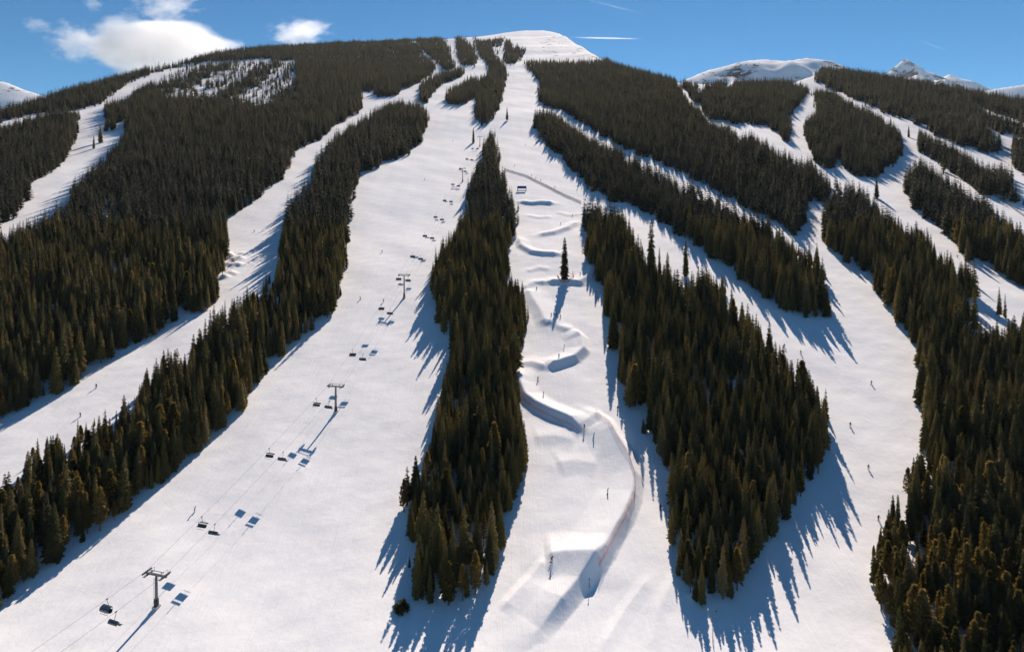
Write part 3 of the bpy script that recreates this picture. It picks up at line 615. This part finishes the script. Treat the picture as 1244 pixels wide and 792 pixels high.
for sd in (-1, 1):
    P = ROPE[sd]; a = P[0] - (P[1] - P[0]) * 0.62; a.z = P[0].z - 1.0; a.x -= 4.0
    b = P[-1] + (P[-1] - P[-2]) * 0.9; b.z = hz(b.x, b.y) + 12
    P = [a] + P + [b]; out = []
    for p, q in zip(P[:-1], P[1:]):
        n = max(8, int((q - p).length / 2.0)); sag = (q - p).length * 0.012
        for k in range(n): f = k / n; v = p.lerp(q, f); v.z -= sag * 4 * f * (1 - f); out.append(v)
    out.append(P[-1]); rope_pts[sd] = out
    o = MB().tube(out, 0.030, 5, False).build('haul_rope', M['rope'])
    tag(o, 'thin steel lift rope on the forest-strip side of the towers' if sd < 0 else 'thin steel lift rope on the island side of the towers', 'lift rope')
def rope_at(sd, px):
    P = rope_pts[sd]
    for p, q in zip(P[:-1], P[1:]):
        a = CX + F * p.x / p.y; b = CX + F * q.x / q.y
        if a <= px <= b: return p.lerp(q, (px - a) / max(b - a, 1e-6))
    return None
def chair_meshes(closed):
    m = {}
    m['grip'] = (MB().box((0, 0, -0.02), (0.22, 0.5, 0.2)).mesh('grip'), 'dark_steel')
    m['hanger'] = (MB().tube([(0, 0, 0), (0, 0.05, -0.6), (0, 0.35, -1.5), (0, 0.35, -2.0)], 0.06, 6).tube([(-1.5, 0.35, -2.0), (1.5, 0.35, -2.0)], 0.05, 6).tube([(-1.5, 0.35, -2.0), (-1.5, 0.2, -2.95)], 0.045, 6).tube([(1.5, 0.35, -2.0), (1.5, 0.2, -2.95)], 0.045, 6).mesh('hanger'), 'dark_steel')
    m['seat'] = (MB().box((0, -0.12, -2.98), (3.05, 0.55, 0.12)).mesh('seat'), 'seat')
    m['backrest'] = (MB().box((0, 0.22, -2.62), (3.05, 0.1, 0.62), Matrix.Rotation(R(-10), 3, 'X')).mesh('backrest'), 'seat')
    m['footrest'] = (MB().tube([(-1.35, -0.75, -3.35), (1.35, -0.75, -3.35)], 0.04, 5).tube([(0, -0.75, -3.35), (0, -0.35, -2.6)], 0.035, 5).mesh('footrest'), 'dark_steel')
    if closed: ang = [(-.55, -3.15), (-.85, -2.75), (-.85, -2.3), (-.55, -1.9), (-.05, -1.68), (.35, -1.7)]
    else: ang = [(.42, -1.75), (.72, -1.9), (.95, -2.2), (1.0, -2.5)]
    vs = []; fs = []
    for yy, zz in ang: vs += [(-1.55, yy, zz), (1.55, yy, zz), (1.5, yy + 0.03, zz - 0.03), (-1.5, yy + 0.03, zz - 0.03)]
    for q in range(len(ang) - 1):
        for e in range(4): fs.append((q * 4 + e, q * 4 + (e + 1) % 4, q * 4 + 4 + (e + 1) % 4, q * 4 + 4 + e))
    m['bubble'] = (mesh_from('bubble', vs, fs), 'bubble')
    for me, mat in m.values(): me.materials.append(M[mat])
    return m
CH = {True: chair_meshes(True), False: chair_meshes(False)}
_n = {-1: 0, 1: 0}
chairs_px = [(-1, x) for x in (130, 245, 327, 384, 428, 463, 484, 501, 516, 529, 540, 550, 559, 567, 574)] + [(1, x) for x in (141, 261, 344, 400, 441, 474, 496, 511, 525, 537, 548, 557, 565, 573, 580)]
for sd, px in chairs_px:
    p = rope_at(sd, px)
    if p is None: continue
    _n[sd] += 1; q = rope_at(sd, px + 1) or p
    c = empty('lift_chair', p, math.atan2(-(q.x - p.x), q.y - p.y) + (math.pi if sd > 0 else 0)); closed = (sd < 0 and px in (130, 480, 502, 531))
    for nm, (me, mat) in CH[closed].items(): link(nm, me, None, c)
    tag(c, '%s lift chair up the line on the %s rope%s' % (ordinal(_n[sd]), 'forest-strip side' if sd < 0 else 'island side', ', bubble closed' if closed else ''), 'lift chair', 'chairs of the chairlift')

# ------------------------------------------------------------------ park things
M['net_red'] = material('orange_red_netting', (0.55, 0.13, 0.08), 0.8)
M['net_dark'] = material('dark_netting', (0.07, 0.065, 0.07), 0.8)
M['post'] = material('bamboo_post', (0.25, 0.17, 0.10), 0.8)
M['banner'] = material('blue_banner', (0.06, 0.09, 0.22), 0.7)  # dark blue that stands in for the bluish shadow at the gate
def net_fence(pix, h, step, mat, label, strands, posts=0.035, cell=0.5):
    pts = []
    G = [ground(*p) for p in pix]; total = sum((b - a).length for a, b in zip(G[:-1], G[1:])); n = max(2, int(total / step)); acc = 0; i = 0; L = 0
    seg = [(b - a).length for a, b in zip(G[:-1], G[1:])]
    for k in range(n + 1):
        s = total * k / n; i = 0; q = s
        while i < len(seg) - 1 and q > seg[i]: q -= seg[i]; i += 1
        v = G[i].lerp(G[i + 1], min(1, q / seg[i])); pts.append(Vector((v.x, v.y, hz(v.x, v.y))))
    root = empty('net_fence', pts[0]); tag(root, label, 'fence'); o = pts[0]
    pm = MB().tube([(0, 0, -0.3), (0, 0, h + 0.15)], posts, 5).mesh('post'); pm.materials.append(M['post'])
    for p in pts:
        e = link('post', pm, None, root); e.location = p - o
    for a, b in zip(pts[:-1], pts[1:]):
        mb = MB(); a2, b2 = a - o, b - o; up = Vector((0, 0, 1)); w = posts * 0.8
        for s in range(strands):
            z = h * (0.06 + 0.94 * s / (strands - 1)); mb.tube([a2 + up * z, (a2 + b2) / 2 + up * (z - 0.06), b2 + up * z], w, 4, False)
        m = max(2, int((b2 - a2).length / cell))
        for s in range(1, m): v = a2.lerp(b2, s / m); mb.tube([v + up * 0.05, v + up * (h - 0.04)], w * 0.8, 3, False)
        mb.build('net', mat, root)
    return root
net_fence([(724, 500), (739, 512), (751, 533), (764, 554), (772, 580), (771, 604), (760, 629), (748, 650), (738, 670), (728, 688)], 1.3, 3.0, M['net_red'], 'long orange red net fence along the winding berm of the park', 5, 0.024)
net_fence([(613, 207), (640, 215), (660, 225), (685, 238), (706, 247)], 1.9, 5.0, M['net_dark'], 'dark net fence cutting across the top of the terrain park', 6, 0.09, 0.6)
net_fence([(1144, 196), (1166, 210), (1196, 231), (1226, 250), (1250, 268)], 2.2, 6.0, M['net_dark'], 'dark fence along the cat track between two strips of trees', 5, 0.10, 0.9)
net_fence([(677, 336), (680, 343), (690, 344), (697, 338), (696, 331)], 1.2, 2.2, M['net_red'], 'short orange net around the foot of the lone park tree', 5, 0.05)
net_fence([(628, 450), (629, 467), (635, 486), (648, 496), (668, 506), (690, 515), (703, 525)], 1.1, 3.0, M['net_red'], 'orange net fence following the banked turn by the central island', 4, 0.028)
net_fence([(722, 318), (724, 328), (720, 338)], 1.2, 2.2, M['net_red'], 'short red net at the outer end of the upper banked turn', 5, 0.05)
# guessed start gate at the park head; its blue panel stands in for shadow
g = ground(634, 232); t = empty('start_gate', g, 0.1); tag(t, 'small guessed start gate with dark blue panel standing in for shade at the head of the park', 'start gate')
for sx in (-4.2, 4.2): MB().tube([(sx, 0, -0.4), (sx, 0, 4.6)], 0.28, 8).build('post', M['banner'], t)
MB().box((0, 0, 3.4), (8.6, 0.3, 2.6)).build('banner', M['banner'], t)
MB().box((0, 3.0, 0.35), (9.0, 5.0, 0.7)).build('deck', M['concrete'], t)
# marker pole and snow-making tower
g = ground(716, 713); t = empty('marker_post', g); tag(t, 'thin dark marker post with small sign in the shade of the berm', 'post')
MB().tube([(0, 0, -0.3), (0, 0, 2.6)], 0.07, 6).build('post', M['dark_steel'], t); MB().box((0, 0, 2.3), (0.3, 0.05, 0.4)).build('sign_board', M['dark_steel'], t)
g = ground(866, 781); t = empty('snow_gun', g, 0.6); tag(t, 'slim snow-making pole standing in the shadow of the forest wedge', 'snow gun')
MB().tube([(0, 0, -0.3), (0, 0, 7.2)], [0.09, 0.07], 8).build('pole', M['dark_steel'], t); MB().tube([(0, 0, 7.2), (0, -0.7, 8.3)], 0.05, 6).build('lance', M['dark_steel'], t)
MB().tube([(0, -0.65, 8.2), (0, -1.0, 8.5)], [0.16, 0.22], 8).build('nozzle_head', M['dark_steel'], t); MB().tube([(0.1, 0, 1.0), (0.7, 0.2, 0.15), (0.9, 0.3, -0.1)], 0.05, 6).build('hose', M['dark_steel'], t)

# ------------------------------------------------------------------ skiers
def person_mesh(pose):
    V = {'hip': (0, 0, .88), 'chest': (0, -.10, 1.28), 'neck': (0, -.16, 1.48), 'head': (0, -.19, 1.66), 'hl': (-.10, 0, .86), 'hr': (.10, 0, .86),
         'kl': (-.13, -.20, .50), 'kr': (.13, -.20, .50), 'al': (-.14, -.02, .12), 'ar': (.14, -.02, .12), 'tl': (-.14, -.17, .06), 'tr': (.14, -.17, .06),
         'sl': (-.20, -.12, 1.40), 'sr': (.20, -.12, 1.40), 'el': (-.34, -.16, 1.14), 'er': (.34, -.16, 1.14), 'wl': (-.33, -.42, 1.06), 'wr': (.33, -.42, 1.06), 'fl': (-.32, -.52, 1.05), 'fr': (.32, -.52, 1.05)}
    if pose == 1:
        V.update({'el': (-.45, -.05, 1.22), 'er': (.45, -.05, 1.25), 'wl': (-.66, -.18, 1.14), 'wr': (.68, -.10, 1.3), 'fl': (-.75, -.22, 1.13), 'fr': (.77, -.12, 1.32), 'kl': (-.24, -.12, .48), 'kr': (.24, -.12, .48), 'al': (-.30, 0, .12), 'ar': (.30, 0, .12), 'tl': (-.30, -.15, .06), 'tr': (.30, -.15, .06)})
    rad = dict(hip=.17, chest=.19, neck=.075, head=.115, hl=.12, hr=.12, kl=.085, kr=.085, al=.07, ar=.07, tl=.06, tr=.06, sl=.09, sr=.09, el=.065, er=.065, wl=.05, wr=.05, fl=.05, fr=.05)
    E = [('hip', 'chest'), ('chest', 'neck'), ('neck', 'head'), ('hip', 'hl'), ('hip', 'hr'), ('hl', 'kl'), ('hr', 'kr'), ('kl', 'al'), ('kr', 'ar'), ('al', 'tl'), ('ar', 'tr'), ('chest', 'sl'), ('chest', 'sr'), ('sl', 'el'), ('sr', 'er'), ('el', 'wl'), ('er', 'wr'), ('wl', 'fl'), ('wr', 'fr')]
    k = list(V); me = bpy.data.meshes.new('person'); me.from_pydata([V[a] for a in k], [(k.index(a), k.index(b)) for a, b in E], [])
    o = bpy.data.objects.new('person_base', me); col.objects.link(o)
    o.modifiers.new('skin', 'SKIN'); o.modifiers.new('sub', 'SUBSURF').levels = 1
    for i, a in enumerate(k): me.skin_vertices[0].data[i].radius = (rad[a], rad[a]); me.skin_vertices[0].data[i].use_root = (a == 'hip')
    dg = bpy.context.evaluated_depsgraph_get(); out = bpy.data.meshes.new_from_object(o.evaluated_get(dg))
    bpy.data.objects.remove(o); out.materials.clear()
    idxs = []
    for p in out.polygons:
        c = p.center; idxs.append(2 if c.z > 1.52 else (0 if (c.z > .90 or abs(c.x) > .3 and c.z > .8) else 1)); p.use_smooth = True
    out.polygons.foreach_set('material_index', idxs); return out
BODY = [person_mesh(0), person_mesh(1)]
CLOTH = {'black': (0.02, 0.02, 0.022), 'red': (0.45, 0.05, 0.04), 'teal': (0.03, 0.30, 0.27), 'blue': (0.04, 0.10, 0.32), 'grey': (0.14, 0.14, 0.15), 'orange': (0.55, 0.18, 0.04), 'brown': (0.12, 0.08, 0.05), 'green': (0.05, 0.14, 0.05)}
CM = {k: material(k + '_cloth', c, 0.8) for k, c in CLOTH.items()}; M['skin'] = material('skin', (0.5, 0.32, 0.25), 0.6)
SKI = MB().box((0, -.1, .03), (.10, 1.6, .03)).add([(-.05, -.9, .015), (.05, -.9, .015), (.05, -.9, .045), (-.05, -.9, .045), (0, -1.08, .14)], [(0, 1, 4), (1, 2, 4), (2, 3, 4), (3, 0, 4)]).mesh('ski'); SKI.materials.append(CM['grey'])
BRD = MB().box((0, -.02, .03), (1.2, .28, .03)).box((.68, -.02, .06), (.2, .24, .03), Matrix.Rotation(R(-18), 3, 'Y')).box((-.68, -.02, .06), (.2, .24, .03), Matrix.Rotation(R(18), 3, 'Y')).mesh('snowboard'); BRD.materials.append(CM['black'])
POLE = MB().tube([(0, 0, 0), (0.05, .45, -1.0)], .012, 5).tube([(.047, .42, -.93), (.048, .425, -.94)], .05, 8).mesh('ski_pole'); POLE.materials.append(CM['black'])
HELM = MB().tube([(0, -.19, 1.63), (0, -.19, 1.70), (0, -.18, 1.77), (0, -.18, 1.80)], [.135, .138, .10, .03], 10).mesh('helmet', True); HELM.materials.append(CM['black'])
GOG = MB().box((0, -.305, 1.665), (.17, .05, .07)).mesh('goggles'); GOG.materials.append(CM['brown'])
PEOPLE = [(98, 506, 'grey', 'black', 0, 'lower skier on the side run beside the tree strip'), (117, 471, 'black', 'grey', 0, 'upper skier on the side run below the big hill'), (236, 622, 'grey', 'grey', 1, 'snowboarder on the chairlift run left of the ropes'),
          (738, 599, 'teal', 'black', 1, 'snowboarder riding down the lower park beside the fence'), (802, 619, 'black', 'black', 0, 'skier on the snow lane by the forest wedge'), (670, 682, 'black', 'grey', 1, 'snowboarder on the lip of the big jump'),
          (685, 423, 'black', 'brown', 1, 'snowboarder entering the middle banked turn'), (679, 434, 'brown', 'black', 0, 'skier on the inside of the middle banked turn'), (653, 462, 'black', 'red', 0, 'skier crossing towards the island-side banked turn'),
          (660, 481, 'grey', 'blue', 1, 'snowboarder above the long banked turn'), (710, 520, 'red', 'black', 0, 'skier at the end of the orange net fence'), (721, 531, 'teal', 'green', 1, 'snowboarder in teal leaving the banked turns'),
          (750, 498, 'black', 'black', 0, 'skier at the shadow edge of the forest wedge'), (670, 384, 'blue', 'black', 0, 'first of three riders waiting below the lone tree'), (676, 384, 'black', 'grey', 0, 'middle of three riders waiting below the lone tree'), (681, 386, 'grey', 'black', 0, 'last of three riders waiting below the lone tree'),
          (953, 422, 'black', 'grey', 0, 'upper of two skiers at the top of the wide run'), (973, 430, 'brown', 'black', 0, 'lower of two skiers at the top of the wide run'), (1058, 467, 'black', 'black', 0, 'skier in the middle of the wide run'), (1033, 518, 'black', 'blue', 0, 'skier on the wide run beside the forest wedge'),
          (1055, 570, 'grey', 'black', 0, 'skier on the wide run above the shadows'), (1067, 632, 'black', 'brown', 0, 'skier near the outer forest edge'), (464, 307, 'grey', 'black', 0, 'skier high on the chairlift run'), (438, 364, 'red', 'red', 0, 'skier in red beside the tree strip on the chairlift run'),
          (466, 367, 'orange', 'red', 0, 'skier in orange near the third lift tower'), (516, 219, 'black', 'grey', 0, 'skier at the top of the chairlift run'), (550, 172, 'black', 'black', 0, 'distant skier below the upper tree islands'), (638, 177, 'black', 'grey', 0, 'skier above the park fence'),
          (625, 202, 'black', 'red', 0, 'skier just above the end of the park fence'), (646, 214, 'black', 'blue', 0, 'first skier gathered behind the park fence'), (651, 217, 'brown', 'black', 0, 'second skier gathered behind the park fence'), (657, 220, 'black', 'black', 0, 'third skier gathered behind the park fence'),
          (674, 228, 'red', 'black', 0, 'skier behind the middle of the park fence'), (695, 263, 'black', 'brown', 0, 'skier beside the upper banked turn'), (681, 273, 'grey', 'black', 1, 'snowboarder above the first banked turn'), (705, 334, 'red', 'red', 0, 'rider in red near the lone park tree'),
          (1163, 313, 'black', 'grey', 0, 'skier on the far outer run'), (652, 352, 'black', 'black', 0, 'skier crossing below the lone park tree'), (309, 282, 'black', 'grey', 0, 'skier high on the side run'), (1145, 236, 'black', 'black', 0, 'tiny skier on the forked outer run')]
for n, (px, py, top, low, pose, lab) in enumerate(PEOPLE):
    g = ground(px, py); me = BODY[pose].copy(); me.materials.clear()
    for mm in (CM[top], CM[low], M['skin']): me.materials.append(mm)
    tilt = math.atan2(hz(g.x, g.y + 1) - hz(g.x, g.y - 1), 2) * 0.6
    o = link('person', me); o.location = g; o.rotation_euler = (tilt * 0.5, 0, random.uniform(-.7, .7) + (1.2 if pose else 0)); o.scale = (1.08,) * 3
    tag(o, lab + ', ' + top + ' jacket', 'person', 'skiers and snowboarders on the runs')
    link('helmet', HELM, None, o); link('goggles', GOG, None, o)
    if pose: link('snowboard', BRD, None, o)
    else:
        for sx in (-.14, .14): e = link('ski', SKI, None, o); e.location.x = sx
        for sx in (-.32, .32): e = link('ski_pole', POLE, None, o); e.location = (sx, -.52, 1.05)

# ------------------------------------------------------------------ clouds, far behind the peaks
def cloud_material(name, dens, soft, freq, amp, thresh=0.0):
    m = bpy.data.materials.new(name); m.use_nodes = True; nt = m.node_tree; nt.nodes.clear(); N = nt.nodes.new; L = nt.links.new
    out = N('ShaderNodeOutputMaterial'); pv = N('ShaderNodeVolumePrincipled'); pv.inputs['Color'].default_value = (1.0, 1.0, 1.0, 1); pv.inputs['Anisotropy'].default_value = 0.62
    tc = N('ShaderNodeTexCoord'); ln = N('ShaderNodeVectorMath'); ln.operation = 'LENGTH'; L(tc.outputs['Object'], ln.inputs[0])
    no = N('ShaderNodeTexNoise'); no.inputs['Scale'].default_value = freq; no.inputs['Detail'].default_value = 4; no.inputs['Roughness'].default_value = 0.58; L(tc.outputs['Object'], no.inputs['Vector'])
    a = N('ShaderNodeMath'); a.operation = 'MULTIPLY_ADD'; L(no.outputs['Fac'], a.inputs[0]); a.inputs[1].default_value = amp; a.inputs[2].default_value = 0.92 - amp * 0.5 - thresh
    s = N('ShaderNodeMath'); s.operation = 'SUBTRACT'; L(a.outputs[0], s.inputs[0]); L(ln.outputs['Value'], s.inputs[1])
    r = N('ShaderNodeMapRange'); r.interpolation_type = 'SMOOTHSTEP'; r.inputs['From Min'].default_value = 0.0; r.inputs['From Max'].default_value = soft; r.inputs['To Max'].default_value = dens; L(s.outputs[0], r.inputs['Value'])
    L(r.outputs[0], pv.inputs['Density']); L(pv.outputs[0], out.inputs['Volume']); return m
def cloud(name, x0, x1, y0, y1, dist, depth, mat, label, roll=0.0):
    cx, cy = (x0 + x1) / 2, (y0 + y1) / 2
    bm = bmesh.new(); bmesh.ops.create_icosphere(bm, subdivisions=3, radius=1.08); me = bpy.data.meshes.new(name); bm.to_mesh(me); bm.free()
    o = link(name, me, mat); o.location = ((cx - CX) / F * dist, dist, (YH - cy) / F * dist + CAMZ)
    o.scale = ((x1 - x0) / 2 / F * dist, depth / 2, (y1 - y0) / 2 / F * dist); o.rotation_euler = (0, R(roll), 0)
    return tag(o, label, 'cloud')
cloud('cloud', 92, 292, 16, 100, 15000, 1500, cloud_material('cloud_dense', 0.0030, 0.26, 1.7, 1.0, -0.02), 'large smooth white lens cloud above the forested hill', 3)
cloud('cloud', 54, 130, 22, 80, 15500, 1500, cloud_material('cloud_wisp', 0.0016, 0.6, 2.6, 2.2, 0.15), 'torn wisp at the near end of the large cloud')
cloud('cloud', 150, 250, -14, 34, 16500, 1500, cloud_material('cloud_veil', 0.0013, 0.6, 2.8, 2.4, 0.2), 'thin ragged veil above the large cloud', -8)
cloud('cloud', 318, 408, 22, 58, 16000, 1500, cloud_material('cloud_tail', 0.0018, 0.6, 2.2, 1.8, 0.1), 'pale cloud just over the hill crest', -10)
cloud('cloud', 20, 66, 18, 42, 16200, 900, cloud_material('cloud_puff', 0.0012, 0.7, 2.2, 2.0, 0.2), 'faint small puff at the edge of the sky')
cloud('cloud', 98, 126, -6, 16, 16300, 900, cloud_material('cloud_puff_b', 0.0012, 0.7, 2.2, 2.0, 0.2), 'faint tuft at the top of the sky')
def trail(name, a, b, w, dist, mat, label):
    A, B = [Vector(((p[0] - CX) / F * dist, dist, (YH - p[1]) / F * dist + CAMZ)) for p in (a, b)]
    d = B - A; bm = bmesh.new(); bmesh.ops.create_icosphere(bm, subdivisions=3, radius=1.0); me = bpy.data.meshes.new(name); bm.to_mesh(me); bm.free()
    o = link(name, me, mat); o.location = (A + B) / 2; o.scale = (d.length / 2, w, w); o.rotation_euler = (0, -math.atan2(d.z, d.x), 0)
    return tag(o, label, 'contrail')
trail('contrail', (680, 45.5), (792, 48), 34, 16000, cloud_material('contrail_ice', 0.010, 0.7, 3.0, 0.4), 'short bright contrail just above the summit shoulder')
trail('contrail', (1108, 46), (1160, 66), 40, 16000, cloud_material('contrail_ice_b', 0.0014, 0.8, 3.0, 0.7), 'faint short contrail over the rocky peak')
trail('contrail', (690, -6), (800, 22), 40, 16400, cloud_material('contrail_ice_c', 0.0012, 0.8, 3.0, 0.7), 'faint slanting contrail at the top of the sky')

# ------------------------------------------------------------------ haze
bx = MB().box((0, 3100, 835), (22000, 12200, 1730))
hm = bpy.data.materials.new('air'); hm.use_nodes = True; nt = hm.node_tree; nt.nodes.clear()
ou = nt.nodes.new('ShaderNodeOutputMaterial'); pv = nt.nodes.new('ShaderNodeVolumePrincipled')
pv.inputs['Color'].default_value = (0.80, 0.90, 1.0, 1); pv.inputs['Density'].default_value = 0.000013; pv.inputs['Anisotropy'].default_value = 0.3
nt.links.new(pv.outputs[0], ou.inputs['Volume'])
tag(bx.build('haze', hm), 'thin clear mountain air over the whole slope', kind='stuff')
